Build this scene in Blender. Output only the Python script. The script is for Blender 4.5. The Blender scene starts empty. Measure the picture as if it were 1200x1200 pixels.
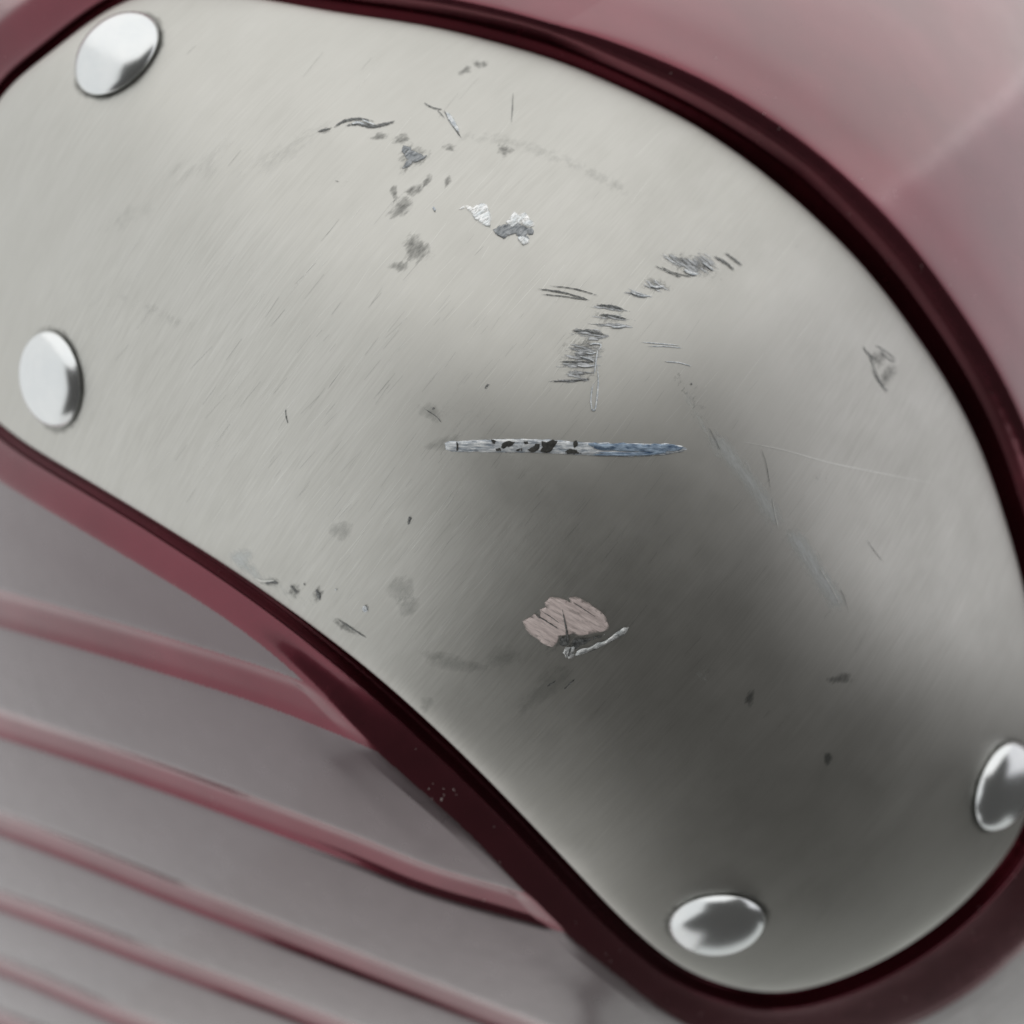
import bpy, math, random
import numpy as np
from mathutils import Vector, Matrix
from mathutils.geometry import delaunay_2d_cdt

# ------------------------------------------------------------------ units
S = 1e-4            # one modelling unit = 0.1 mm
D = 1290.0          # camera height above the crown of the corner (units)
rng = np.random.default_rng(7)
scene = bpy.context.scene
col = scene.collection

# ------------------------------------------------------------------ camera
cam_d = bpy.data.cameras.new('camera')
cam = bpy.data.objects.new('camera', cam_d)
col.objects.link(cam)
cam.location = (0, 0, D * S)
cam.rotation_euler = (0, 0, 0)
cam_d.sensor_width = 36.0
cam_d.lens = 18.0 * D / 600.0
cam_d.clip_start = 0.002
cam_d.clip_end = 50
cam_d.dof.use_dof = True
cam_d.dof.focus_distance = (D + 25) * S
cam_d.dof.aperture_fstop = 11.0
scene.camera = cam

# ------------------------------------------------------------------ light
world = bpy.data.worlds.new('World')
scene.world = world
world.use_nodes = True
world.node_tree.nodes['Background'].inputs[0].default_value = (0.88, 0.86, 0.82, 1)
world.node_tree.nodes['Background'].inputs[1].default_value = 0.08

def area(name, loc, target, sx, sy, radiance, colr):
    l = bpy.data.lights.new(name, 'AREA')
    l.shape = 'RECTANGLE'; l.size = sx; l.size_y = sy
    l.energy = radiance * math.pi * sx * sy
    l.color = colr
    o = bpy.data.objects.new(name, l)
    col.objects.link(o)
    o.location = loc
    d = Vector(target) - Vector(loc)
    o.rotation_euler = d.to_track_quat('-Z', 'Y').to_euler()   # size_x horizontal / size_y up the case axis
    return o
# window in front of the case (top of the picture), window at its left, weak light from the right
area('window_light_front', (0.04, 0.80, 1.15), (0.04, 0, 1.15), 1.98, 4.3, 0.98, (1.0, 0.995, 0.975))
area('window_light_side', (-0.95, -0.26, 0.80), (0, -0.26, 0.80), 2.1, 3.4, 0.74, (0.99, 1.0, 0.99))
area('room_light', (1.02, 0.30, -0.15), (0, 0.30, -0.15), 1.02, 1.2, 0.74, (0.99, 0.98, 1.0))
area('fill_light_below_right', (0.9, -1.35, -1.1), (0.9, 0, -1.1), 1.75, 1.5, 0.52, (0.97, 1.0, 0.97))  # added fill lamp, lifts the lower right shell and guard
area('fill_light_below_left', (-0.50, -1.35, -0.9), (-0.50, 0, -0.9), 0.96, 2.2, 0.66, (1.0, 0.99, 0.97))  # added fill lamp, gives the ribs something pale to reflect

vs = scene.view_settings
scene.display_settings.display_device = 'sRGB'
vs.view_transform = 'Standard'; vs.look = 'None'; vs.exposure = 0.0; vs.gamma = 1.0
vs.use_curve_mapping = False
scene.render.engine = 'CYCLES'
scene.cycles.max_bounces = 8

# ------------------------------------------------------------------ the corner's base surface
# u runs across the bend of the case edge (towards upper right), v along it
R2 = math.sqrt(0.5)
LU, AU, U0 = 40.0, 0.125, 62.0
LV, AV, V0 = 50.0, 0.046, -80.0
def th_u(u): return np.radians(LU * np.tanh((u - U0) * AU / LU))
def th_v(v): return np.radians(LV * np.tanh((v - V0) * AV / LV))
_t = np.linspace(-6000, 6000, 60001)
_dt = _t[1] - _t[0]
def _integ(th, c0):
    s = np.tan(th(_t))
    c = np.concatenate([[0], np.cumsum((s[1:] + s[:-1]) * 0.5 * _dt)])
    return c - np.interp(c0, _t, c)
_FU = _integ(th_u, U0); _FV = _integ(th_v, V0)
def base(x, y):
    u = (x + y) * R2; v = (x - y) * R2
    return -np.interp(u, _t, _FU) - np.interp(v, _t, _FV)
def base_normal(x, y):
    u = (x + y) * R2; v = (x - y) * R2
    su = np.tan(th_u(u)); sv = np.tan(th_v(v))
    n = np.stack([(su + sv) * R2, (su - sv) * R2, np.ones_like(su)], -1)
    return n / np.linalg.norm(n, axis=-1, keepdims=True)
def to_pix(x, y, z):
    k = D / (D - z)
    return 600 + x * k, 600 - y * k
def on_base(px, py):
    X = np.asarray(px, float) - 600; Y = 600 - np.asarray(py, float)
    z = np.zeros_like(X)
    for _ in range(60):
        k = (D - z) / D
        z = 0.5 * z + 0.5 * base(X * k, Y * k)
    k = (D - z) / D
    return X * k, Y * k, z

# ------------------------------------------------------------------ plate outline
CTRL = [  # x, y, width of the shell wall next to it
 (0,108,46),(34,77,46),(68,50,45),(104,22,42),(150,-5,36),(210,-16,28),(300,-6,20),(400,13,18),(500,26,22),(600,52,32),
 (667,73,40),(733,102,46),(800,135,50),(867,178,54),(933,231,56),(1000,295,57),(1044,348,57),(1083,402,57),
 (1120,460,57),(1153,527,56),(1177,597,56),(1197,665,58),(1213,740,60),(1221,820,62),(1218,900,66),(1202,972,72),
 (1165,1025,78),(1118,1073,78),(1063,1113,76),(1000,1145,72),(933,1165,66),(880,1164,60),(835,1152,54),(796,1134,50),
 (758,1105,48),(716,1066,54),(667,1014,58),(600,944,54),(533,877,60),(467,816,62),(402,762,52),(333,711,46),
 (267,665,46),(200,623,47),(133,582,48),(67,543,48),(20,514,48),(-30,472,48),(-62,420,48),(-76,350,48),(-70,270,48),(-42,180,47)]
def catmull(P, sub, closed=True):
    P = np.asarray(P, float); n = len(P); out = []
    rngi = range(n) if closed else range(n - 1)
    for i in rngi:
        if closed: p0, p1, p2, p3 = P[i-1], P[i], P[(i+1) % n], P[(i+2) % n]
        else: p0, p1, p2, p3 = P[max(i-1,0)], P[i], P[i+1], P[min(i+2,n-1)]
        for k in range(sub):
            t = k / sub
            out.append(0.5*((2*p1)+(p2-p0)*t+(2*p0-5*p1+4*p2-p3)*t*t+(3*p1-p0-3*p2+p3)*t**3))
    if not closed: out.append(P[-1])
    return np.array(out)
OUT = catmull(CTRL, 8)
for _ in range(24):     # smooth the traced wobble away
    OUT = 0.5 * OUT + 0.25 * (np.roll(OUT, 1, 0) + np.roll(OUT, -1, 0))

# signed distance (picture units) and wall width, sampled on a coarse lattice
GX0, GX1, GST = -420.0, 1620.0, 5.0
gn = int((GX1 - GX0) / GST) + 1
gx = GX0 + GST * np.arange(gn)
GXX, GYY = np.meshgrid(gx, gx)
best = np.full(GXX.shape, 1e12); wid = np.zeros(GXX.shape); inside = np.zeros(GXX.shape, bool)
A = OUT[::2]; B = np.roll(A, -1, 0)
for a, b in zip(A, B):
    ex, ey = b[0]-a[0], b[1]-a[1]
    t = np.clip(((GXX-a[0])*ex + (GYY-a[1])*ey) / (ex*ex+ey*ey), 0, 1)
    d2 = (GXX-a[0]-t*ex)**2 + (GYY-a[1]-t*ey)**2
    m = d2 < best
    best[m] = d2[m]; wid[m] = (a[2] + t*(b[2]-a[2]))[m]
    if a[1] != b[1]:
        c = ((a[1] > GYY) != (b[1] > GYY)) & (GXX < (b[0]-a[0])*(GYY-a[1])/(b[1]-a[1]) + a[0])
        inside ^= c
SDF = np.sqrt(best); SDF[inside] *= -1
def lattice(F, px, py):
    fx = np.clip((px-GX0)/GST, 0, gn-1.001); fy = np.clip((py-GX0)/GST, 0, gn-1.001)
    i = fx.astype(int); j = fy.astype(int); fx = fx-i; fy = fy-j
    return (F[j,i]*(1-fx)+F[j,i+1]*fx)*(1-fy) + (F[j+1,i]*(1-fx)+F[j+1,i+1]*fx)*fy

# ------------------------------------------------------------------ node helpers
def new_mat(name):
    m = bpy.data.materials.new(name); m.use_nodes = True
    nt = m.node_tree
    return m, nt, nt.nodes['Principled BSDF']
def N(nt, typ, **kw):
    n = nt.nodes.new(typ)
    for k, v in kw.items(): setattr(n, k, v)
    return n
def noise(nt, vec, scale, detail=4, rough=0.55):
    n = N(nt, 'ShaderNodeTexNoise')
    n.inputs['Scale'].default_value = scale; n.inputs['Detail'].default_value = detail
    n.inputs['Roughness'].default_value = rough
    if vec is not None: nt.links.new(vec, n.inputs['Vector'])
    return n.outputs['Fac']
def mapping(nt, vec, rot=(0,0,0), scale=(1,1,1)):
    m = N(nt, 'ShaderNodeMapping'); m.vector_type = 'TEXTURE' if False else 'POINT'
    m.inputs['Rotation'].default_value = rot; m.inputs['Scale'].default_value = scale
    nt.links.new(vec, m.inputs['Vector']); return m.outputs[0]
def maprange(nt, v, a, b, c, d):
    m = N(nt, 'ShaderNodeMapRange')
    for i, x in enumerate((a, b, c, d)): m.inputs[i+1].default_value = x
    nt.links.new(v, m.inputs[0]); return m.outputs[0]
def math_(nt, op, a, b):
    m = N(nt, 'ShaderNodeMath', operation=op)
    for i, x in enumerate((a, b)):
        if hasattr(x, 'links'): nt.links.new(x, m.inputs[i])
        else: m.inputs[i].default_value = x
    return m.outputs[0]
def mixcol(nt, f, a, b):
    m = N(nt, 'ShaderNodeMix', data_type='RGBA')
    nt.links.new(f, m.inputs[0]) if hasattr(f, 'links') else setattr(m.inputs[0], 'default_value', f)
    m.inputs[6].default_value = (*a, 1); m.inputs[7].default_value = (*b, 1)
    return m.outputs[2]
def bump(nt, h, strength, dist, normal=None):
    b = N(nt, 'ShaderNodeBump'); b.inputs['Strength'].default_value = strength
    b.inputs['Distance'].default_value = dist
    nt.links.new(h, b.inputs['Height'])
    if normal is not None: nt.links.new(normal, b.inputs['Normal'])
    return b.outputs[0]
def objco(nt): return N(nt, 'ShaderNodeTexCoord').outputs['Object']

BR = math.radians(51)          # direction of the brushing
def brushed():
    m, nt, p = new_mat('brushed_aluminium')
    co = objco(nt)
    r = mapping(nt, co, (0, 0, -BR))                       # x now runs along the brushing
    fine = noise(nt, mapping(nt, r, scale=(200, 4400, 200)), 1.0, 3, 0.6)
    mid = noise(nt, mapping(nt, r, scale=(120, 2400, 120)), 1.0, 4, 0.6)
    grain = noise(nt, co, 5200, 2, 0.6)
    cloud = noise(nt, co, 60, 6, 0.62)
    smear = noise(nt, mapping(nt, r, scale=(45, 160, 45)), 1.0, 5, 0.6)
    f = math_(nt, 'ADD', math_(nt, 'MULTIPLY', fine, 0.6), math_(nt, 'MULTIPLY', mid, 0.4))
    worn = maprange(nt, noise(nt, co, 22, 3, 0.5), 0.38, 0.62, 0.25, 1.0)      # the brushing is crisper in some places than in others
    fw = math_(nt, 'ADD', math_(nt, 'MULTIPLY', math_(nt, 'SUBTRACT', maprange(nt, f, 0.34, 0.66, 0, 1), 0.5), worn), 0.5)
    c1 = mixcol(nt, fw, (0.558, 0.552, 0.522), (0.660, 0.654, 0.624))
    mx = N(nt, 'ShaderNodeMix', data_type='RGBA', blend_type='MULTIPLY')
    mx.inputs[0].default_value = 1.0
    nt.links.new(c1, mx.inputs[6])
    c2 = mixcol(nt, maprange(nt, smear, 0.35, 0.65, 0, 1), (0.96, 0.96, 0.955), (1, 1, 1))
    nt.links.new(c2, mx.inputs[7])
    nt.links.new(mx.outputs[2], p.inputs['Base Color'])
    p.inputs['Metallic'].default_value = 1.0
    nt.links.new(maprange(nt, cloud, 0.3, 0.7, 0.38, 0.50), p.inputs['Roughness'])
    p.inputs['Anisotropic'].default_value = 0.35
    tan = N(nt, 'ShaderNodeCombineXYZ')
    tan.inputs[0].default_value = math.cos(BR); tan.inputs[1].default_value = math.sin(BR)
    nt.links.new(tan.outputs[0], p.inputs['Tangent'])
    h = math_(nt, 'ADD', f, math_(nt, 'MULTIPLY', grain, 0.35))
    nt.links.new(bump(nt, h, 0.22, 0.00003), p.inputs['Normal'])
    return m
def plastic(name, a, b, rough=0.16, metal=0.35):
    """moulded shell: pigmented plastic with metal flake under a clear gloss"""
    m, nt, p = new_mat(name)
    co = objco(nt)
    cl = noise(nt, co, 35, 4, 0.55)
    nt.links.new(mixcol(nt, maprange(nt, cl, 0.35, 0.65, 0, 1), a, b), p.inputs['Base Color'])
    p.inputs['IOR'].default_value = 1.5
    p.inputs['Metallic'].default_value = metal
    nt.links.new(maprange(nt, noise(nt, co, 300, 4, 0.6), 0.3, 0.7, rough*0.85, rough*1.25), p.inputs['Roughness'])
    p.inputs['Coat Weight'].default_value = 1.0
    p.inputs['Coat Roughness'].default_value = 0.12
    p.inputs['Coat IOR'].default_value = 1.52
    fine = noise(nt, co, 3200, 3, 0.6)
    wave = noise(nt, co, 40, 1, 0.5)
    n1 = bump(nt, wave, 0.28, 0.0005)
    nt.links.new(bump(nt, fine, 0.10, 0.00004, n1), p.inputs['Normal'])
    nt.links.new(n1, p.inputs['Coat Normal'])
    return m
def simple(name, c0, c1, metal, rough, scale=900, bstr=0.4, bdist=0.00006, ragged=None, stretch=None):
    m, nt, p = new_mat(name)
    co = objco(nt)
    vec = co
    if stretch is not None:
        vec = mapping(nt, mapping(nt, co, (0, 0, -math.radians(stretch))), scale=(0.16, 1, 1))
    n = noise(nt, vec, scale, 5, 0.65)
    nt.links.new(mixcol(nt, maprange(nt, n, 0.35, 0.65, 0, 1), c0, c1), p.inputs['Base Color'])
    p.inputs['Metallic'].default_value = metal
    p.inputs['Roughness'].default_value = rough
    nt.links.new(bump(nt, n, bstr, bdist), p.inputs['Normal'])
    if ragged is not None:      # worn mark: its rim is eaten away by noise
        rs, amp, lo, hi = ragged
        at = N(nt, 'ShaderNodeAttribute', attribute_name='cover')
        e = noise(nt, vec, rs, 5, 0.7)
        q = math_(nt, 'ADD', at.outputs['Fac'], math_(nt, 'MULTIPLY', math_(nt, 'SUBTRACT', e, 0.5), amp))
        f = maprange(nt, q, lo, hi, 0, 1)
        tr = N(nt, 'ShaderNodeBsdfTransparent'); mx = N(nt, 'ShaderNodeMixShader')
        nt.links.new(f, mx.inputs[0]); nt.links.new(tr.outputs[0], mx.inputs[1]); nt.links.new(p.outputs[0], mx.inputs[2])
        nt.links.new(mx.outputs[0], nt.nodes['Material Output'].inputs['Surface'])
    return m
def soft(name, c, rough, metal, scale, lo, hi, stretch=None, amp=2.2):
    """a thin film of dirt or rubbed metal: fades out to its edge, broken up by noise"""
    m, nt, p = new_mat(name)
    co = objco(nt)
    p.inputs['Base Color'].default_value = (*c, 1)
    p.inputs['Roughness'].default_value = rough; p.inputs['Metallic'].default_value = metal
    at = N(nt, 'ShaderNodeAttribute', attribute_name='cover')
    vec = co
    if stretch is not None:
        vec = mapping(nt, mapping(nt, co, (0, 0, -stretch)), scale=(0.22, 1, 1))
    n = noise(nt, vec, scale, 5, 0.7)
    s = math_(nt, 'ADD', at.outputs['Fac'], math_(nt, 'MULTIPLY', math_(nt, 'SUBTRACT', n, 0.5), amp))
    f = math_(nt, 'MULTIPLY', maprange(nt, s, lo, hi, 0, 1), maprange(nt, at.outputs['Fac'], 0, 0.15, 0, 1))
    tr = N(nt, 'ShaderNodeBsdfTransparent'); mx = N(nt, 'ShaderNodeMixShader')
    nt.links.new(f, mx.inputs[0]); nt.links.new(tr.outputs[0], mx.inputs[1]); nt.links.new(p.outputs[0], mx.inputs[2])
    nt.links.new(mx.outputs[0], nt.nodes['Material Output'].inputs['Surface'])
    return m

M = {
 'plate': brushed(),
 'shell': plastic('dark_red_gloss_plastic', (0.195, 0.030, 0.050), (0.135, 0.019, 0.033), 0.22, 0.9),
 'rib': plastic('reflection_greyed_gloss_plastic', (0.175, 0.140, 0.150), (0.16, 0.127, 0.137), 0.30, 0.8),  # grey of reflected light is put into the ribs' base colour
 'rivet': simple('polished_rivet_steel', (0.80, 0.83, 0.85), (0.86, 0.88, 0.89), 1.0, 0.25, 130, 0.22, 0.00016),
 'silver': simple('torn_bright_metal', (0.42, 0.47, 0.52), (0.95, 0.97, 0.98), 0.35, 0.28, 2600, 0.9, 0.00008, (4200, 1.2, 0.25, 0.55)),
 'gouge': simple('torn_gouge_metal', (0.26, 0.31, 0.37), (0.97, 0.99, 1.0), 0.35, 0.28, 3800, 0.9, 0.00008, (3500, 0.9, 0.2, 0.45), -2),
 'white': simple('flaked_white_metal', (0.66, 0.71, 0.74), (1.0, 1.0, 1.0), 1.0, 0.35, 1600, 0.9, 0.00008, (3600, 3.2, 0.2, 1.25), 45),
 'grey': simple('rubbed_grey_metal', (0.13, 0.145, 0.16), (0.46, 0.48, 0.50), 0.6, 0.4, 3000, 0.9, 0.00008, (3400, 2.4, 0.3, 0.9), 45),
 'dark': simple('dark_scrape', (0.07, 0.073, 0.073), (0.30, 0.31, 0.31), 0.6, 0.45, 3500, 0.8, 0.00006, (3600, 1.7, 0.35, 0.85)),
 'sliver': simple('bent_bright_sliver', (0.30, 0.33, 0.34), (0.98, 0.98, 0.98), 0.4, 0.25, 2600, 1.0, 0.00012, (4200, 1.5, 0.05, 0.5), 28),
 'hatch': simple('dark_hatched_scrape', (0.055, 0.058, 0.060), (0.62, 0.64, 0.66), 0.8, 0.36, 3000, 0.9, 0.00008, (3000, 3.6, 0.5, 1.0), -5),  # dark scrape; its pale tone puts bright glints into the colour
 'hatch2': simple('dark_slanted_scrape', (0.055, 0.058, 0.060), (0.62, 0.64, 0.66), 0.8, 0.36, 3000, 0.9, 0.00008, (3000, 3.6, 0.5, 1.0), -26),  # slanted scrape, with glints coloured in by the pale tone
 'black': simple('black_residue', (0.018, 0.018, 0.015), (0.06, 0.06, 0.055), 0.0, 0.6, 3000, 0.8, 0.00006, (3000, 3.4, 0.10, 0.35)),
 'blue': simple('blue_bare_metal', (0.06, 0.11, 0.20), (0.50, 0.63, 0.78), 0.4, 0.32, 3000, 0.7, 0.00006, (3200, 1.8, 0.1, 0.6), -2),
 'pink': simple('pinkish_bare_metal', (0.66, 0.56, 0.54), (0.95, 0.82, 0.79), 0.2, 0.5, 2600, 0.4, 0.00005, (2400, 2.4, -0.05, 0.95), -32),
 'hair_l': simple('hairline_light', (0.70, 0.70, 0.67), (0.76, 0.76, 0.73), 1.0, 0.36, 900, 0.2, 0.00002),
 'hair_d': simple('hairline_dark', (0.40, 0.40, 0.38), (0.47, 0.47, 0.45), 1.0, 0.40, 900, 0.2, 0.00002),
 's_dark': soft('dark_smudge', (0.11, 0.113, 0.108), 0.5, 0.4, 2200, 0.35, 1.9, math.radians(51), 2.2),
 's_grime': soft('grime_film', (0.10, 0.10, 0.09), 0.6, 0.1, 900, 0.1, 1.7, None, 1.4),
 's_grey': soft('grey_smudge', (0.36, 0.365, 0.35), 0.42, 0.9, 1100, 0.05, 1.9, math.radians(51), 1.3),
 's_light': soft('pale_rub_mark', (0.72, 0.75, 0.75), 0.45, 0.8, 1800, 0.3, 1.9, math.radians(-58), 2.0),
}

# ------------------------------------------------------------------ object helpers
suitcase = bpy.data.objects.new('suitcase', None)
suitcase.empty_display_size = 0.02
col.objects.link(suitcase)
suitcase['label'] = 'glossy dark red hard shell suitcase corner with scratched brushed metal guard and four rivets'
suitcase['category'] = 'suitcase'

def mesh_obj(name, verts, faces, mat, parent, normals=None, smooth=True, cover=None):
    me = bpy.data.meshes.new(name)
    verts = np.asarray(verts, float) * S
    if isinstance(faces, np.ndarray):
        n, k = faces.shape
        me.vertices.add(len(verts)); me.vertices.foreach_set('co', verts.astype(np.float32).ravel())
        me.loops.add(n*k); me.loops.foreach_set('vertex_index', faces.astype(np.int32).ravel())
        me.polygons.add(n)
        me.polygons.foreach_set('loop_start', (np.arange(n)*k).astype(np.int32))
        me.update(calc_edges=True); me.validate()
    else:
        me.from_pydata([tuple(v) for v in verts], [], faces); me.update()
    if smooth: me.polygons.foreach_set('use_smooth', np.ones(len(me.polygons), bool))
    if normals is not None:
        me.normals_split_custom_set_from_vertices([tuple(n) for n in normals])
    if cover is not None:
        at = me.attributes.new('cover', 'FLOAT', 'POINT')
        at.data.foreach_set('value', np.asarray(cover, np.float32))
    me.materials.append(M[mat] if isinstance(mat, str) else mat)
    o = bpy.data.objects.new(name, me)
    col.objects.link(o)
    o.parent = parent
    return o

# ------------------------------------------------------------------ shell with recess, wall and ribs
GROOVES = [  # centre line in picture units, half width, depth
 ([(-420,596),(0,712),(150,754),(300,800),(400,838),(520,890)], 21, 9),
 ([(-420,716),(0,846),(200,912),(400,986),(500,1026),(600,1056),(720,1090)], 16, 9),
 ([(-420,812),(0,962),(200,1040),(400,1118),(560,1180),(720,1244),(1000,1356)], 14, 9),
 ([(-420,906),(0,1052),(200,1126),(400,1202),(600,1280),(1000,1430)], 12, 9),
 ([(-420,966),(0,1128),(170,1199),(400,1290),(800,1450)], 11, 9),
 ([(-420,1020),(0,1190),(200,1270),(500,1390)], 10, 9),
 ([(-420,1075),(0,1240),(300,1365),(600,1480)], 9, 9),
]
def ax(lo, hi, clo, chi, fine, ncoarse):
    c = np.arange(clo, chi + 0.01, fine)
    k = np.linspace(0, 1, ncoarse + 1)[1:]
    r = chi + (hi - chi) * k**1.6; l = clo - (clo - lo) * k**1.6
    return np.concatenate([l[::-1], c, r])
gxs = ax(-1900, 1300, -960, 760, 1.8, 110)
gys = ax(-1900, 1300, -960, 760, 1.8, 110)
XX, YY = np.meshgrid(gxs, gys)
Z0 = base(XX, YY)
PX, PY = to_pix(XX, YY, Z0)
DD = lattice(SDF, PX, PY); WW = lattice(wid, PX, PY)
def sp(x, k): return k * np.logaddexp(0, x / k)
UU = (XX + YY) * R2
HW = (14.0 + 34.0 * np.clip((UU - 60) / 420, 0, 1)) * np.clip(WW / 50, 0.15, 1.1)
VV_ = (XX - YY) * R2
TOFF = 9 + 8 * np.clip((VV_ + 350) / 300, 0, 1) * np.clip(WW / 40 - 0.6, 0, 1)
HW = HW + 24 * np.clip((-VV_ - 420) / 200, 0, 1) * np.clip((UU + 260) / 200, 0, 1) * np.clip(WW / 50, 0.15, 1)
DEEP = 12.0        # foot of the wall; a narrow trench around the guard goes deeper
TRENCH = 46.0
WW = np.maximum(WW * (1 - 0.34 * np.clip((UU - 120) / 200, 0, 1)), 24)
tt = np.clip((DD - TOFF - 6) / np.maximum(WW - TOFF - 6, 8), -1, 40)
tt = np.where((tt > 0) & (tt < 1), np.abs(tt) ** (1 - 0.25 * np.clip((UU - 60) / 200, 0, 1)), tt)
prof = sp(tt - 0.10, 0.16) - sp(tt - 1.0, 0.06 + 0.10 * np.clip((UU - 100) / 200, 0, 1))
REL = -DEEP + (HW + DEEP) * np.clip(prof / 0.94, 0, 1.1)
st = np.clip((DD - TOFF) / 7, 0, 1)
REL -= TRENCH * (1 - st * st * (3 - 2 * st))
# faint second step parallel to the recess
REL += 1.2 * np.tanh((DD - WW - 42) / 14.0)
# grooves on the ribbed side
side = np.clip((PY - (470 + 0.42 * PX)) / 60, 0, 1)            # only below the guard
fadein = np.clip((DD - WW + 2) / 16, 0, 1)
RIBMASK = np.zeros(XX.shape, int)
prevc = None
GY = []
for pts, hw, dep in GROOVES:
    p = catmull(pts, 12, closed=False)
    gy = np.interp(PX.ravel(), p[:,0], p[:,1]).reshape(PX.shape)
    sl = np.interp(PX.ravel(), p[:,0], np.gradient(p[:,1], p[:,0])).reshape(PX.shape)
    dist = (PY - gy) / np.sqrt(1 + sl*sl)
    GY.append((dist, hw))
    q = np.abs(dist) / hw
    g = 1 - (sp(q - 0.55, 0.10) - sp(q - 1.05, 0.10)) / 0.5
    REL -= dep * np.clip(g, 0, 1) * fadein * side
# each rib is slightly crowned
for k in range(len(GY)):
    up = GY[k][0] - GY[k][1]
    lo = -(GY[k+1][0] + GY[k+1][1]) if k + 1 < len(GY) else 200 - up
    inr = (up > 0) & (lo > 0)
    s = np.where(inr, up / np.maximum(up + lo, 1e-3), 0)
    REL += 3.0 * 4 * s * (1 - s) * inr * fadein * side
    RIBMASK[inr & (DD > WW + 1.5) & (side > 0.5)] = k + 1
# top rib between the wall and the first groove
up = DD - WW - 4; lo = -(GY[0][0] + GY[0][1])
inr = (up > 0) & (lo > 0) & (side > 0.99)
RIBMASK[inr] = 50
ZZ = Z0 + REL
ny, nx = XX.shape
dzy, dzx = np.gradient(ZZ, gys, gxs)
NN = np.stack([-dzx, -dzy, np.ones_like(ZZ)], -1)
NN /= np.linalg.norm(NN, axis=-1, keepdims=True)
V = np.stack([XX, YY, ZZ], -1).reshape(-1, 3); NF = NN.reshape(-1, 3)
idx = np.arange(ny*nx).reshape(ny, nx)
quads = np.stack([idx[:-1,:-1], idx[:-1,1:], idx[1:,1:], idx[1:,:-1]], -1).reshape(-1, 4)
fd = DD[:-1,:-1].ravel()
fm = RIBMASK[:-1,:-1].ravel()
def sub_mesh(name, mask, mat, parent):
    q = quads[mask]
    if len(q) == 0: return None
    u, inv = np.unique(q, return_inverse=True)
    return mesh_obj(name, V[u], inv.reshape(-1, 4), mat, parent, normals=NF[u])
keep = fd > -60
shell = sub_mesh('shell', keep & (fm == 0), 'shell', suitcase)
shell['label'] = 'glossy dark red plastic shell with a recess around the metal guard'
for k in [50] + list(range(1, len(GROOVES) + 1)):
    sub_mesh('rib', keep & (fm == k), 'rib', shell)

# ------------------------------------------------------------------ metal corner guard
def offset_loop(P, d):
    t = np.roll(P, -1, 0) - np.roll(P, 1, 0)
    t /= np.linalg.norm(t, axis=1, keepdims=True)
    n = np.stack([-t[:,1], t[:,0]], 1)      # inward for this winding (clockwise on screen)
    return P + n * d
LOOP = OUT[:, :2]
TH = 26.0
def plate_rel(d):      # d <= 0 inside; the edge is rolled down a little
    return -5.0 * np.exp(np.minimum(d, 0) / 7.0)
def plate_z(px, py, d=None):
    px = np.asarray(px, float); py = np.asarray(py, float)
    if d is None: d = lattice(SDF, px, py)
    x, y, z = on_base(px, py)
    return x, y, z + plate_rel(d)
rings = [(0.0, -TH), (0.0, -7.5), (0.4, -6.0), (1.2, -4.6)]
loops = []
insets = [2.5, 5, 8, 12, 17, 23, 30]
pv = []
for ins, rel in rings:
    L = offset_loop(LOOP, ins)
    x, y, z = on_base(L[:,0], L[:,1])
    pv.append(np.stack([x, y, z + rel], 1))
for ins in insets:
    L = offset_loop(LOOP, ins)
    x, y, z = plate_z(L[:,0], L[:,1], np.full(len(L), -ins))
    pv.append(np.stack([x, y, z], 1))
nl = len(LOOP)
faces = []
nr = len(pv)
for r in range(nr - 1):
    for i in range(nl):
        j = (i + 1) % nl
        faces.append((r*nl+i, (r+1)*nl+i, (r+1)*nl+j, r*nl+j))
inner = offset_loop(LOOP, insets[-1])
ii, jj = np.meshgrid(np.arange(-60, 1230, 11.0), np.arange(-10, 1180, 11.0))
ii[1::2] += 5.5
sd = lattice(SDF, ii.ravel(), jj.ravel())
gp = np.stack([ii.ravel(), jj.ravel()], 1)[sd < -insets[-1] - 5]
allp = np.concatenate([inner, gp])
res = delaunay_2d_cdt([Vector(p) for p in allp], [], [list(range(nl))], 1, 1e-4)
ov, of, orig = res[0], res[2], res[3]
rv = np.array([(v.x, v.y) for v in ov])
x, y, z = plate_z(rv[:,0], rv[:,1])
off = nr * nl
mapid = []
for k, o in enumerate(orig):
    mapid.append((nr-1)*nl + o[0] if (o and o[0] < nl) else off + k)
pv.append(np.stack([x, y, z], 1))
faces += [tuple(mapid[i] for i in reversed(f)) for f in of]
PV = np.concatenate(pv)
used = np.zeros(len(PV), bool)
for f in faces:
    for i in f: used[i] = True
remap = np.cumsum(used) - 1
faces = [tuple(int(remap[i]) for i in f) for f in faces]
# face direction check: want upward normals in the interior
f0 = faces[-1]; Pn = PV[used]
nz = np.cross(Pn[f0[1]]-Pn[f0[0]], Pn[f0[2]]-Pn[f0[0]])[2]
if nz < 0: faces = [tuple(reversed(f)) for f in faces]
guard = mesh_obj('corner_guard', Pn, faces, 'plate', suitcase)
guard['label'] = 'brushed metal corner guard with scratches, scuffs and a long gouge'

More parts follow.
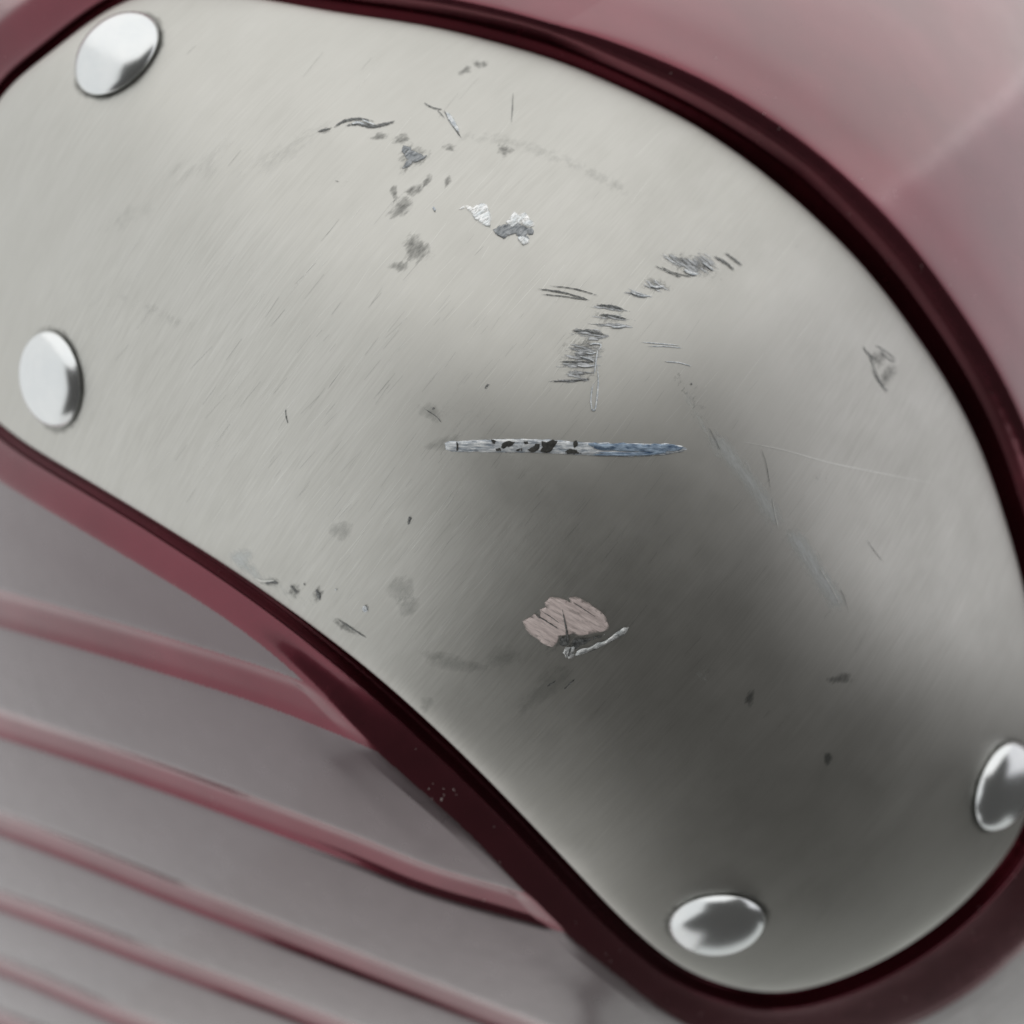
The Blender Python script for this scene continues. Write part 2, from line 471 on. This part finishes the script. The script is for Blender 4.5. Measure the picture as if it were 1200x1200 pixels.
# ------------------------------------------------------------------ rivets
def rivet(px, py, diam, dent):
    x, y, z = plate_z(np.array([px]), np.array([py]))
    n = base_normal(x, y)[0]
    p = np.array([x[0], y[0], z[0]])
    r = diam / 2
    prf = [(0.90, -6), (0.94, -1.0), (0.98, 0.2), (1.0, 1.4), (0.997, 3.4), (0.985, 5.6), (0.96, 8.6), (0.925, 11.6), (0.88, 14.6), (0.80, 18.6),
           (0.70, 22.0), (0.58, 24.9), (0.45, 27.1), (0.31, 28.7), (0.16, 29.6)]
    seg = 72; vs_, fs = [], []
    for k, (rr, h) in enumerate(prf):
        for i in range(seg):
            a = 2*math.pi*i/seg
            w = 1 + 0.006*math.sin(2*a + dent) + 0.004*math.sin(3*a + 2*dent)
            dz = 0.5*math.sin(a + dent*3)*rr
            vs_.append((r*rr*w*math.cos(a), r*rr*w*math.sin(a), h + dz))
    vs_.append((0, 0, 29.9)); top = len(vs_) - 1
    for k in range(len(prf)-1):
        for i in range(seg):
            j = (i+1) % seg
            fs.append((k*seg+i, k*seg+j, (k+1)*seg+j, (k+1)*seg+i))
    for i in range(seg): fs.append(((len(prf)-1)*seg+i, (len(prf)-1)*seg+(i+1) % seg, top))
    q = Vector((0,0,1)).rotation_difference(Vector(n))
    # a ring of grime on the guard around the head
    nv = Vector(n); t1 = nv.orthogonal().normalized(); t2 = nv.cross(t1)
    gv, gc, gf = [], [], []
    for rr, cv in ((0.95, 1.0), (1.02, 0.9), (1.07, 0.45), (1.15, 0.0)):
        for i in range(seg):
            a = 2*math.pi*i/seg; w = rr*(1 + 0.015*math.sin(3*a + dent) + 0.01*math.sin(7*a))
            q_ = np.array(p) + r*w*(math.cos(a)*np.array(t1) + math.sin(a)*np.array(t2))
            zz = base(q_[0], q_[1]); nn = base_normal(np.array([q_[0]]), np.array([q_[1]]))[0]
            gv.append(np.array([q_[0], q_[1], zz]) + nn*0.25); gc.append(cv*(0.85 + 0.25*math.sin(a*2 + dent*5)))
    for k in range(3):
        for i in range(seg):
            j = (i+1) % seg
            gf.append((k*seg+i, k*seg+j, (k+1)*seg+j, (k+1)*seg+i))
    mesh_obj('grime_ring', gv, gf, 's_grime', guard, cover=gc)
    o = mesh_obj('rivet', vs_, fs, 'rivet', guard)
    o.matrix_world = Matrix.Translation(Vector(p*S)) @ q.to_matrix().to_4x4()
    return o
for px, py, dm, dn, lb in [(138,64,136,0.3,'bright domed rivet at the upper left end of the guard'),
                           (62,445,136,1.7,'bright domed rivet with a dark right edge near the left end'),
                           (840,1081,136,2.9,'dark domed rivet with a pale rim at the bottom of the guard'),
                           (1174,921,136,4.1,'domed rivet at the right edge, cut by the picture')]:
    rivet(px, py, dm, dn)['label'] = lb

# ------------------------------------------------------------------ marks on the guard
def lift(P2, h):
    P2 = np.asarray(P2, float)
    x, y, z = plate_z(P2[:,0], P2[:,1])
    n = base_normal(x, y)
    return np.stack([x, y, z], 1) + n * np.asarray(h, float).reshape(-1, 1)
class Mark:
    def __init__(s): s.v = []; s.f = []; s.c = []; s.pieces = []; s.joining = None
    def add(s, v, f, c=None):
        c = list(c) if c is not None else [1.0]*len(v)
        if s.joining is None: s.pieces.append(([tuple(a) for a in v], [tuple(q) for q in f], c))
        else:
            jv, jf, jc = s.joining; o = len(jv)
            jv += [tuple(a) for a in v]; jf += [tuple(i+o for i in q) for q in f]; jc += c
    def join(s): s.joining = ([], [], [])
    def close(s): s.pieces.append(s.joining + ('stuff',)); s.joining = None
    def stroke(s, pts, w, h=0.35, crown=0.5, rag=0.0, sub=4, base_h=0.25):
        P = catmull(pts, sub, closed=False) if len(pts) > 2 else np.linspace(pts[0], pts[1], max(3, 2+sub))
        n = len(P); t = np.gradient(P, axis=0); t /= np.linalg.norm(t, axis=1, keepdims=True) + 1e-9
        nr_ = np.stack([-t[:,1], t[:,0]], 1)
        k = np.linspace(0, 1, n)
        ww = np.interp(k, np.linspace(0,1,len(w)), w) if hasattr(w, '__len__') else w*np.sqrt(np.clip(1-np.abs(2*k-1)**3, 0.02, 1))
        ww = np.maximum(ww, 0.15)*0.8
        l = P + nr_*(ww*(1+rag*rng.normal(size=n)))[:,None]
        r = P - nr_*(ww*(1+rag*rng.normal(size=n)))[:,None]
        V_ = np.concatenate([lift(l, np.full(n, base_h)), lift(P, np.full(n, base_h+crown)), lift(r, np.full(n, base_h))])
        F = []
        for i in range(n-1):
            F.append((i, i+1, n+i+1, n+i)); F.append((n+i, n+i+1, 2*n+i+1, 2*n+i))
        en = np.clip(np.minimum(np.arange(n), n-1-np.arange(n))/max(1.0, n*0.2), 0, 1)
        s.add(V_, F, list(0.12*en) + list(0.3 + 0.75*en) + list(0.12*en))
    def patch(s, poly, h=0.3, jag=0.8, bulge=0.5, sub=5, step=4.0, grow=1.0):
        P = np.asarray(poly, float); Q = []
        for i in range(len(P)):
            a, b = P[i], P[(i+1) % len(P)]
            m = max(1, int(np.linalg.norm(b-a)/sub))
            for k in range(m):
                Q.append(a + (b-a)*k/m + (rng.normal(size=2)*jag if k else rng.normal(size=2)*jag*0.4))
        Q = np.array(Q); Q = Q.mean(0) + (Q - Q.mean(0))*grow; lo, hi = Q.min(0), Q.max(0)
        gi, gj = np.meshgrid(np.arange(lo[0], hi[0], step), np.arange(lo[1], hi[1], step))
        G = np.stack([gi.ravel(), gj.ravel()], 1) + rng.normal(size=(gi.size, 2))*0.6
        ins = np.zeros(len(G), bool)
        for i in range(len(Q)):
            a, b = Q[i], Q[(i+1) % len(Q)]
            if a[1] != b[1]:
                ins ^= ((a[1] > G[:,1]) != (b[1] > G[:,1])) & (G[:,0] < (b[0]-a[0])*(G[:,1]-a[1])/(b[1]-a[1]) + a[0])
        G = G[ins]
        A_ = np.concatenate([Q, G]) if len(G) else Q
        r = delaunay_2d_cdt([Vector(p) for p in A_], [], [list(range(len(Q)))], 1, 1e-4)
        R_ = np.array([(v.x, v.y) for v in r[0]])
        hh = np.array([h if (o and o[0] < len(Q)) else h + bulge*rng.uniform(0.3, 1.0) for o in r[3]])
        F = [tuple(f) for f in r[2]]
        s.add(lift(R_, hh), F, [0.15 if (o and o[0] < len(Q)) else 1.0 for o in r[3]])
    def blob(s, cx, cy, rx, ry, ang=0, h=0.2, peak=1.0, seg=20):
        a = np.linspace(0, 2*np.pi, seg, endpoint=False); c, s_ = math.cos(math.radians(ang)), math.sin(math.radians(ang))
        P = [(cx, cy)]; C = [peak]
        for rr, cv in ((0.35, 0.85), (0.7, 0.42), (1.0, 0.0)):
            for t in a:
                w = 1 + 0.12*math.sin(3*t+cx) + 0.08*math.sin(5*t+cy)
                ex, ey = rx*rr*w*math.cos(t), ry*rr*w*math.sin(t)
                P.append((cx + ex*c + ey*s_, cy - ex*s_ + ey*c)); C.append(peak*cv)
        F = [(0, 1+i, 1+(i+1) % seg) for i in range(seg)]
        for k in range(2):
            for i in range(seg):
                j = (i+1) % seg
                F.append((1+k*seg+i, 1+(k+1)*seg+i, 1+(k+1)*seg+j, 1+k*seg+j))
        s.add(lift(P, np.full(len(P), h)), F, C)
    def soft_stroke(s, pts, w, h=0.2, peak=0.9, sub=8):
        P = catmull(pts, sub, closed=False) if len(pts) > 2 else np.linspace(pts[0], pts[1], 10)
        n = len(P); t = np.gradient(P, axis=0); t /= np.linalg.norm(t, axis=1, keepdims=True)
        nr_ = np.stack([-t[:,1], t[:,0]], 1)
        end = np.clip(np.minimum(np.arange(n), n-1-np.arange(n))/max(1, n*0.18), 0, 1)
        VV, CC = [], []
        for o, cv in ((-1,0),(-0.5,0.6),(0,1),(0.5,0.6),(1,0)):
            VV.append(lift(P + nr_*o*w/2, np.full(n, h))); CC += list(peak*cv*end)
        F = [(k*n+i, k*n+i+1, (k+1)*n+i+1, (k+1)*n+i) for k in range(4) for i in range(n-1)]
        s.add(np.concatenate(VV), F, CC)
    def hatch(s, poly, ang, n, l, w, h=0.5, spread=6):
        P = np.asarray(poly, float); lo, hi = P.min(0), P.max(0); made = 0; tries = 0; s.join()
        while made < n and tries < n*40:
            tries += 1
            c = rng.uniform(lo, hi); ins = False
            for i in range(len(P)):
                a, b = P[i], P[(i+1) % len(P)]
                if (a[1] > c[1]) != (b[1] > c[1]) and c[0] < (b[0]-a[0])*(c[1]-a[1])/(b[1]-a[1]) + a[0]: ins = not ins
            if not ins: continue
            aa = math.radians(ang + rng.normal()*spread); L = l*rng.uniform(0.5, 1.3)/2
            d = np.array([math.cos(aa), -math.sin(aa)])*L
            s.stroke([c-d, c+rng.normal(size=2)*0.5, c+d], w*rng.uniform(0.5, 1.4), crown=0.6, base_h=h+rng.uniform(0, 0.25), sub=3)
            made += 1
        s.close()
    def build(s, name, mat, label=None):
        """every separate mark becomes an object of its own under the guard"""
        if s.joining is not None: s.close()
        for k, pc in enumerate(s.pieces):
            o = mesh_obj(name, pc[0], pc[1], mat, guard, cover=pc[2])
            if len(pc) > 3: o['kind'] = 'stuff'
            if label and (k == 0 and len(s.pieces) == 1 or len(pc) > 3): o['label'] = label
        return o

# long gouge across the middle
m = Mark(); m.patch([(521,519),(526,517),(536,517),(560,515.5),(582,514.5),(620,514.5),(652,515.5),(690,518.5),(740,519.5),(785,520),(800,522.5),(806,526.5),
         (796,530.5),(775,534),(740,535.5),(700,534.5),(660,532.5),(620,530.5),(580,530),(545,530),(530,529.5),(522,527.5)], h=0.5, jag=0.45, bulge=0.9, step=3.0)
m.build('gouge', 'gouge', 'long pale horizontal gouge in the middle of the metal guard')
m = Mark()
m.patch([(684,519.5),(740,520),(785,520.5),(802,524),(795,528.5),(770,531),(740,530),(700,527)], h=1.8, jag=0.6, bulge=0.5, step=3)
for k in range(7): m.stroke([(690+rng.uniform(0,30), 530+k*0.5), (740, 531+k*0.45), (775+rng.uniform(0,15), 529.5+k*0.3)], 0.9, base_h=1.9)
m.build('gouge_groove', 'blue')
m = Mark()
for poly in ([(588,519),(596,516.5),(604,518),(600,522),(594,524),(590,527),(586,524)], [(604,525),(611,525),(612,529),(605,529)],
             [(618,527),(623,524),(628,520),(632,520.5),(630,528),(622,530)], [(634,517),(640,518),(645,516),(654,516),(650,522),(647,528),(640,530.5),(633,530)],
             [(662,529),(668,526),(674,527),(680,531),(688,532),(664,532)], [(672,517),(676,516),(677,522),(673,526),(671,522)], [(581,526),(586,525),(588,529),(582,529.5)],
             [(613,518),(618,517),(619,520),(615,521)], [(575,515),(581,515),(580,520),(577,520)]):
    m.patch(poly, h=1.9, jag=0.8, bulge=0.3, sub=3, step=2.5, grow=1.0)
m.stroke([(535.5,517),(536.5,523),(535.5,529)], 1.6, base_h=1.9)
m.build('black_fleck', 'black', 'black flecks left in the gouge')
# peeled chip with bent sliver
m = Mark(); m.blob(655,738,62,40,20,peak=0.6); m.build('smudge', 's_dark')
m = Mark()
m.patch([(612.5,727),(618,724.5),(622,722),(626,718.5),(633,723),(632,714),(640,711),(638,706),(645,699),(656,700),(664,703),(668,705.5),(667,700),(673,698),
         (685,703),(700,713),(710,722),(714,733),(712,738),(702,741),(690,743),(680,745.5),(672,742),(664,744),(655,745),(653,753),(648,758),(640,756),(632,751),(620,742),(613.5,732)],
        h=0.8, jag=0.4, bulge=0.5, step=4.5)
m.build('chip', 'pink', 'pinkish bare chip with a bent bright sliver below it')
m = Mark()
m.stroke([(658.5,711),(662,728),(665,745),(667,757)], [0.8,1.8,3.0,3.6], base_h=1.6)
m.stroke([(626,719),(640,727),(657,738)], 1.6, base_h=1.5); m.stroke([(632,714),(645,722),(656,730)], 0.8, base_h=1.5)
m.stroke([(668,703),(685,714),(700,724)], 0.9, base_h=1.5)
m.patch([(668,752),(674,746),(690,746),(706,743),(714,741),(700,748),(684,756),(674,762),(669,760)], h=1.3, jag=0.7, bulge=0.4)
m.patch([(655,746),(664,744),(666,756),(660,758),(654,754)], h=1.3, jag=0.7, bulge=0.4)
m.build('chip_edge', 'dark')
m = Mark()
m.patch([(673,768),(676,762),(690,758),(700,752),(712,748),(722,740),(731,734),(737,734),(735,739),(726,745),(716,751),(704,757),(690,763),(682,766)], h=2.0, jag=0.5, bulge=3.0, step=3)
m.patch([(661,760),(664,757),(668,758),(672,756),(673,763),(672,769),(667,771),(662,769),(660,764)], h=1.8, jag=0.7, bulge=2.0, sub=2, step=2.2)
m.build('metal_sliver', 'sliver', 'bright bent sliver of metal under the pinkish chip')
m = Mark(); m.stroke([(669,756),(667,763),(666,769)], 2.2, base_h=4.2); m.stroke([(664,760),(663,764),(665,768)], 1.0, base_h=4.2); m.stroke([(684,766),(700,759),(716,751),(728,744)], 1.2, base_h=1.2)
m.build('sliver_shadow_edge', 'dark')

# hatched scrape running down from the upper right
m = Mark(); m.blob(812,312,44,18,-18,peak=0.7); m.blob(682,415,34,36,0,peak=0.6); m.blob(715,372,32,22,0,peak=0.5); m.blob(768,334,24,14,-10,peak=0.7)
m.build('smudge', 's_dark')
m = Mark()
m.blob(808,310,34,11,-18,h=0.5,peak=1.15); m.blob(826,308,22,15,-30,h=0.55,peak=1.0); m.blob(792,304,22,7,-15,h=0.6,peak=1.0); m.blob(768,335,18,8,-12,h=0.5,peak=0.95)
m.build('scrape', 'hatch2')
m = Mark()
for c in [(716,361,26,5,-8),(717,372,26,4.5,-8),(716,381,36,3.5,-2),(691,391,28,7,-6),(684,408,28,10,2),(684,418,26,9,-3),(678,427,30,7,0),(680,438,24,6,-4),(670,446,32,3.5,2),(700,396,20,4,8),(745,345,18,4,-10)]:
    m.blob(*c, h=0.5+0.02*len(m.pieces), peak=1.15)
m.build('scrape', 'hatch')
m = Mark()
for p, w in [(((643,447),(668,446.5),(695,444)),1.6),(((655,424),(676,424),(697,425)),2.0),(((772,312),(790,320),(812,325)),1.6),(((766,311),(785,320),(800,326)),1.2),(((835,300),(850,308),(861,318)),3.0),
             (((848,296),(860,304),(870,312)),2.2),(((697,358.5),(715,358.5),(733,364)),2.5),(((700,369.5),(716,370),(736,375)),2.4),(((669,387.5),(688,388),(711,393)),3.0),
             (((628,338.5),(660,343),(693,353)),2.2),(((640,335),(672,338.5),(702,347)),1.3),(((632,345),(660,347.5),(690,352)),1.3)]:
    m.stroke(list(p), w, base_h=0.8, rag=0.25, sub=6)
m.build('scratch', 'dark')
m = Mark()
for p, w in [(((800,316),(810,321),(818,322)),3),(((690,405),(697,403),(704,405),(700,412)),1.8),(((678,418),(690,421),(697,425)),1.6),(((676,429),(686,430),(697,429)),1.8),(((700,410),(698,425),(696,440)),1.6),
             (((762,336),(770,337),(778,336)),2.2),(((738,343),(750,347),(760,348)),1.6),(((715,383),(724,384),(735,382)),2.0),(((822,308),(830,313),(836,318)),1.6),(((686,414),(693,415),(699,413)),1.6)]:
    m.stroke(list(p), w, base_h=1.2, crown=1.0)
m.stroke([(699,425),(701,445),(700,462),(697.5,479),(694,480),(692.5,470),(694,455),(698,447)], [1.4,1.6,1.8,1.6,1.6,1.6,1.4,1.0], base_h=0.6, crown=1.0, sub=6)
for p in (((750,401),(775,403),(797,405)),((758,406),(780,406),(800,408)),((778,424),(795,425),(812,430)),((735,338),(755,346),(765,348))): m.stroke(list(p), 1.1, base_h=0.4)
m.build('scrape_highlight', 'silver')

# upper left scuffs
m = Mark()
for c in [(484,184,26,18,30),(470,163,14,8,20),(462,225,6,14,0),(486,222,20,9,25),(470,243,22,14,40),(488,292,22,24,60),(468,312,16,9,10),(445,160,14,6,15),(526,173,11,6,0),(592,176,12,10,0),
          (562,75,14,7,-8),(545,83,12,6,25),(380,153,12,5,20),(500,212,14,6,50),(525,212,5,12,-20)]:
    m.blob(*c, peak=0.95)
m.build('smudge', 's_dark', 'soft dark smudges scattered near the upper end of the guard')
m = Mark()
m.patch([(472,170),(480,172),(488,178),(502,183),(492,189),(484,192),(476,198),(470,199),(476,188),(471,178)], h=0.5, jag=1.4, bulge=0.4, step=3)
m.build('scuff', 'grey', 'small star shaped grey scuff')
m = Mark()
for p, w in [(((390,150),(404,142),(422,139.5),(440,143)),3.2),(((404,148),(418,145),(436,149),(462,144)),3.4),(((414,141),(430,146),(445,149)),2.2),(((372,155),(380,152),(388,151)),2),(((440,147),(452,145),(464,142)),2.4),
             (((496,120),(506,126),(520,129)),1.6),(((512,129),(517,134),(521,139)),1.0),(((520,129),(524,136),(534,152),(543,165)),1.4),(((601,108),(600.5,126),(599,146)),1.1),
             (((335,478),(335,486),(338,498)),1.1),(((392,212),(398,213)),0.7)]:
    m.stroke(list(p), w, base_h=0.5, rag=0.2, sub=6)
m.build('scratch', 'dark', 'dark curved scratches above the flaked spot')
m = Mark()
for p, w in [(((412,146),(420,144),(428,147)),2.0),(((424,141),(432,144),(440,147)),1.6),(((523,132),(529,141),(538,156)),[2,5,2.5]),(((507,243),(509,245),(510,248)),2.4),(((428,709),(428,713),(430,717)),[2,6,3]),(((393,690),(395,691.5)),2)]:
    m.stroke(list(p), w, base_h=0.9, crown=0.8, sub=6)
m.build('bright_nick', 'silver')
# white flakes
m = Mark()
m.patch([(538,245),(545,240),(553,242),(560,240),(571,240),(573,247),(576,256),(575,267),(566,265),(558,259),(552,250),(546,244),(541,247)], h=0.6, jag=1.2, bulge=1.2, step=3)
m.patch([(592,262),(598,254),(601,248),(608,251),(615,249),(624,259),(627,264),(620,268),(610,264),(600,266)], h=0.9, jag=1.6, bulge=1.2, step=3)
m.patch([(606,278),(614,276),(622,279),(621,285),(614,288),(607,283)], h=0.9, jag=1.4, bulge=1.2, step=3)
m.build('white_flake', 'white', 'white flaked spot beside the star shaped scuff')
m = Mark()
m.patch([(577,270),(586,264),(594,263),(602,259),(612,264),(622,266),(627,272),(618,277),(622,282),(612,281),(604,275),(596,278),(586,278),(580,274)], h=0.6, jag=1.4, bulge=0.8, step=3)
m.build('grey_flake', 'grey')
# right side marks
m = Mark()
for c in [(1028,420,16,14,0),(1040,440,10,24,-30),(936,290,10,6,0),(823,786,14,8,0),(814,470,16,52,26),(797,448,10,26,25),(960,560,20,10,0)]:
    m.blob(*c, peak=0.9 if c[0] > 1000 else 0.36)
m.blob(985,795,22,9,8,peak=1.1); m.blob(879,818,7,14,-15,peak=1.4); m.blob(970,889,6,10,-10,peak=1.9)
m.build('smudge', 's_dark', 'dark smudges on the right half of the guard')
m = Mark()
for p, w in [(((1011,404),(1016,414),(1028,422)),1.4),(((1016,408),(1026,436),(1039,463)),1.2),(((1020,430),(1030,448),(1042,460)),1.0),(((1024,404),(1038,412),(1052,424)),1.2),(((1030,410),(1040,420),(1050,425)),1.2),
             (((1015,632),(1024,645),(1036,660)),0.5),(((892,526),(898,545),(903,575)),0.55),(((984,690),(989,700),(994,718)),0.5),(((830,500),(838,515),(845,530)),0.6),((  (809,449),(811,451)),2.2),
             (((395,725),(412,736),(432,749)),1.6)]:
    m.stroke(list(p), w, base_h=0.4, sub=6)
m.build('scratch', 'dark', 'thin dark scratches on the right half of the guard')
m = Mark()
m.soft_stroke([(826,505),(860,540),(895,588),(915,622)], 30, peak=1.15)
m.soft_stroke([(920,615),(945,650),(970,690),(988,716)], 30, peak=1.3)
m.soft_stroke([(800,455),(825,500),(850,535)], 16, peak=0.5)
m.blob(283,655,18,16,-40,peak=1.3); m.blob(295,670,20,10,-40,peak=1.0); m.blob(330,690,60,10,-30,peak=0.4); m.blob(822,790,16,10,0,peak=0.5)
m.build('rub_mark', 's_light', 'pale rubbed streak running diagonally down the right half')
m = Mark()
m.stroke([(872,518),(920,528),(975,543),(1040,556),(1092,566)], [0.3,0.6,0.65,0.5,0.2], base_h=0.2, crown=0.1, sub=8)
m.stroke([(905,585),(908,602),(912,620)], 0.6, crown=0.1); m.stroke([(960,665),(975,690),(984,708)], 0.6, crown=0.1)
m.stroke([(300,678),(308,681),(322,680)], 1.2, base_h=0.5, crown=0.6)
m.build('scratch', 'hair_l', 'long pale scratch pointing to the right edge')
# grey haze lines and smears
m = Mark()
m.soft_stroke([(520,158),(580,163),(640,180),(700,206),(762,240)], 20, peak=0.2)
for c in [(140,349,13,7,0),(178,362,15,10,-10),(205,376,26,10,-25),(235,195,60,22,25),(150,255,44,16,25),(330,180,80,18,28)]: m.blob(*c, peak=0.17)
for c in [(530,776,44,12,-12),(590,770,26,16,10),(478,710,16,14,40),(400,622,18,14,0),(500,826,10,12,-30),(640,806,50,16,40),(520,520,26,10,10),(503,482,18,12,-30),(470,690,20,20,0)]: m.blob(*c, peak=0.5)
m.build('haze_mark', 's_grey', 'faint grey smears on the guard')
m = Mark()
for p, w in [(((479,605),(480,609),(478,616)),3.2),(((568,456),(570,453),(574,450)),3.0),(((507,477),(509,480)),3),(((496,478),(510,487),(518,496)),1),(((310,684),(318,682),(328,683)),3.4),(((340,686),(345,691),(349,696)),2.4),
             (((370,690),(373,696),(376,704)),4),(((640,805),(646,801),(652,797)),1.4),(((660,808),(668,801),(674,795)),1.6),(((356,683),(358,686)),2)]:
    m.stroke(list(p), w, base_h=0.4, rag=0.3)
m.build('dark_nick', 'dark')
m = Mark()
for c in [(318,682,16,8,10),(345,692,12,12,0),(373,697,9,14,-15),(405,735,26,7,-30)]: m.blob(*c, peak=0.9)
m.build('smudge', 's_dark', 'dark smudges along the lower left edge of the guard')

# fine hairlines along the brushing
def hairlines(n, mat, lo, hi, wlo, whi):
    m = Mark(); m.join(); made = 0
    while made < n:
        if rng.random() < 0.9: c = rng.normal(size=2)*np.array([170, 170]) + np.array([520, 560])
        else: c = rng.uniform([0, 20], [1180, 1150])
        if lattice(SDF, np.array([c[0]]), np.array([c[1]]))[0] > -45: continue
        a = math.radians(51 + rng.normal()*3.0); L = rng.uniform(lo, hi)/2
        d = np.array([math.cos(a), -math.sin(a)])*L
        if (lattice(SDF, np.array([c[0]-d[0], c[0]+d[0]]), np.array([c[1]-d[1], c[1]+d[1]])) > -15).any(): continue
        m.stroke([c-d, c+d], rng.uniform(wlo, whi)*0.6, crown=0.0, base_h=0.12, sub=2); made += 1
    m.build('hairline_scratch', mat, 'fine hairline scratches along the brushing')
hairlines(260, 'hair_l', 14, 60, 0.2, 0.5)
hairlines(220, 'hair_d', 8, 38, 0.2, 0.45)

# dust and a small chafed spot on the shell wall
def specks(name, pick, rlo, rhi, mat, label):
    vv, ff = [], []
    for k in pick:
        p = V[k]; n = NF[k]; r = rng.uniform(rlo, rhi)
        t = np.cross(n, [0.3, 0.9, 0.2]); t /= np.linalg.norm(t); b = np.cross(n, t)
        o = len(vv)
        for a in range(5):
            w = r*rng.uniform(0.6, 1.3); c, s_ = math.cos(a*1.2566), math.sin(a*1.2566)
            vv.append(p + t*w*c + b*w*s_ + n*0.05)
        vv.append(p + n*r*0.7)
        ff += [(o+a, o+(a+1) % 5, o+5) for a in range(5)]
    o = mesh_obj(name, vv, ff, mat, shell); o['kind'] = 'stuff'; o['label'] = label
PXf, PYf, DDf, WWf = PX.ravel(), PY.ravel(), DD.ravel(), WW.ravel()
vis = (PXf > 0) & (PXf < 1200) & (PYf > 0) & (PYf < 1200)
M['dust'] = simple('pale_dust', (0.5, 0.46, 0.45), (0.7, 0.66, 0.64), 0.0, 0.7, 2000, 0.3, 0.00004)
wall_ids = np.flatnonzero(vis & (DDf > 10) & (DDf < WWf + 30) & (RIBMASK.ravel() == 0))
specks('dust_speck', rng.choice(wall_ids, 70), 0.35, 0.95, 'dust', 'tiny pale dust specks on the dark red shell')
spot = np.flatnonzero(((PXf-518)**2/20**2 + (PYf-928)**2/9**2) < 1)
specks('chafe_mark', rng.choice(spot, 10), 0.4, 1.0, 'dust', 'small pale chafed spot on the dark shell wall')

body_ids = np.flatnonzero(vis & (DDf > WWf + 30))
specks('dust_speck', rng.choice(body_ids, 90), 0.3, 0.9, 'dust', 'tiny pale dust specks on the outer shell')
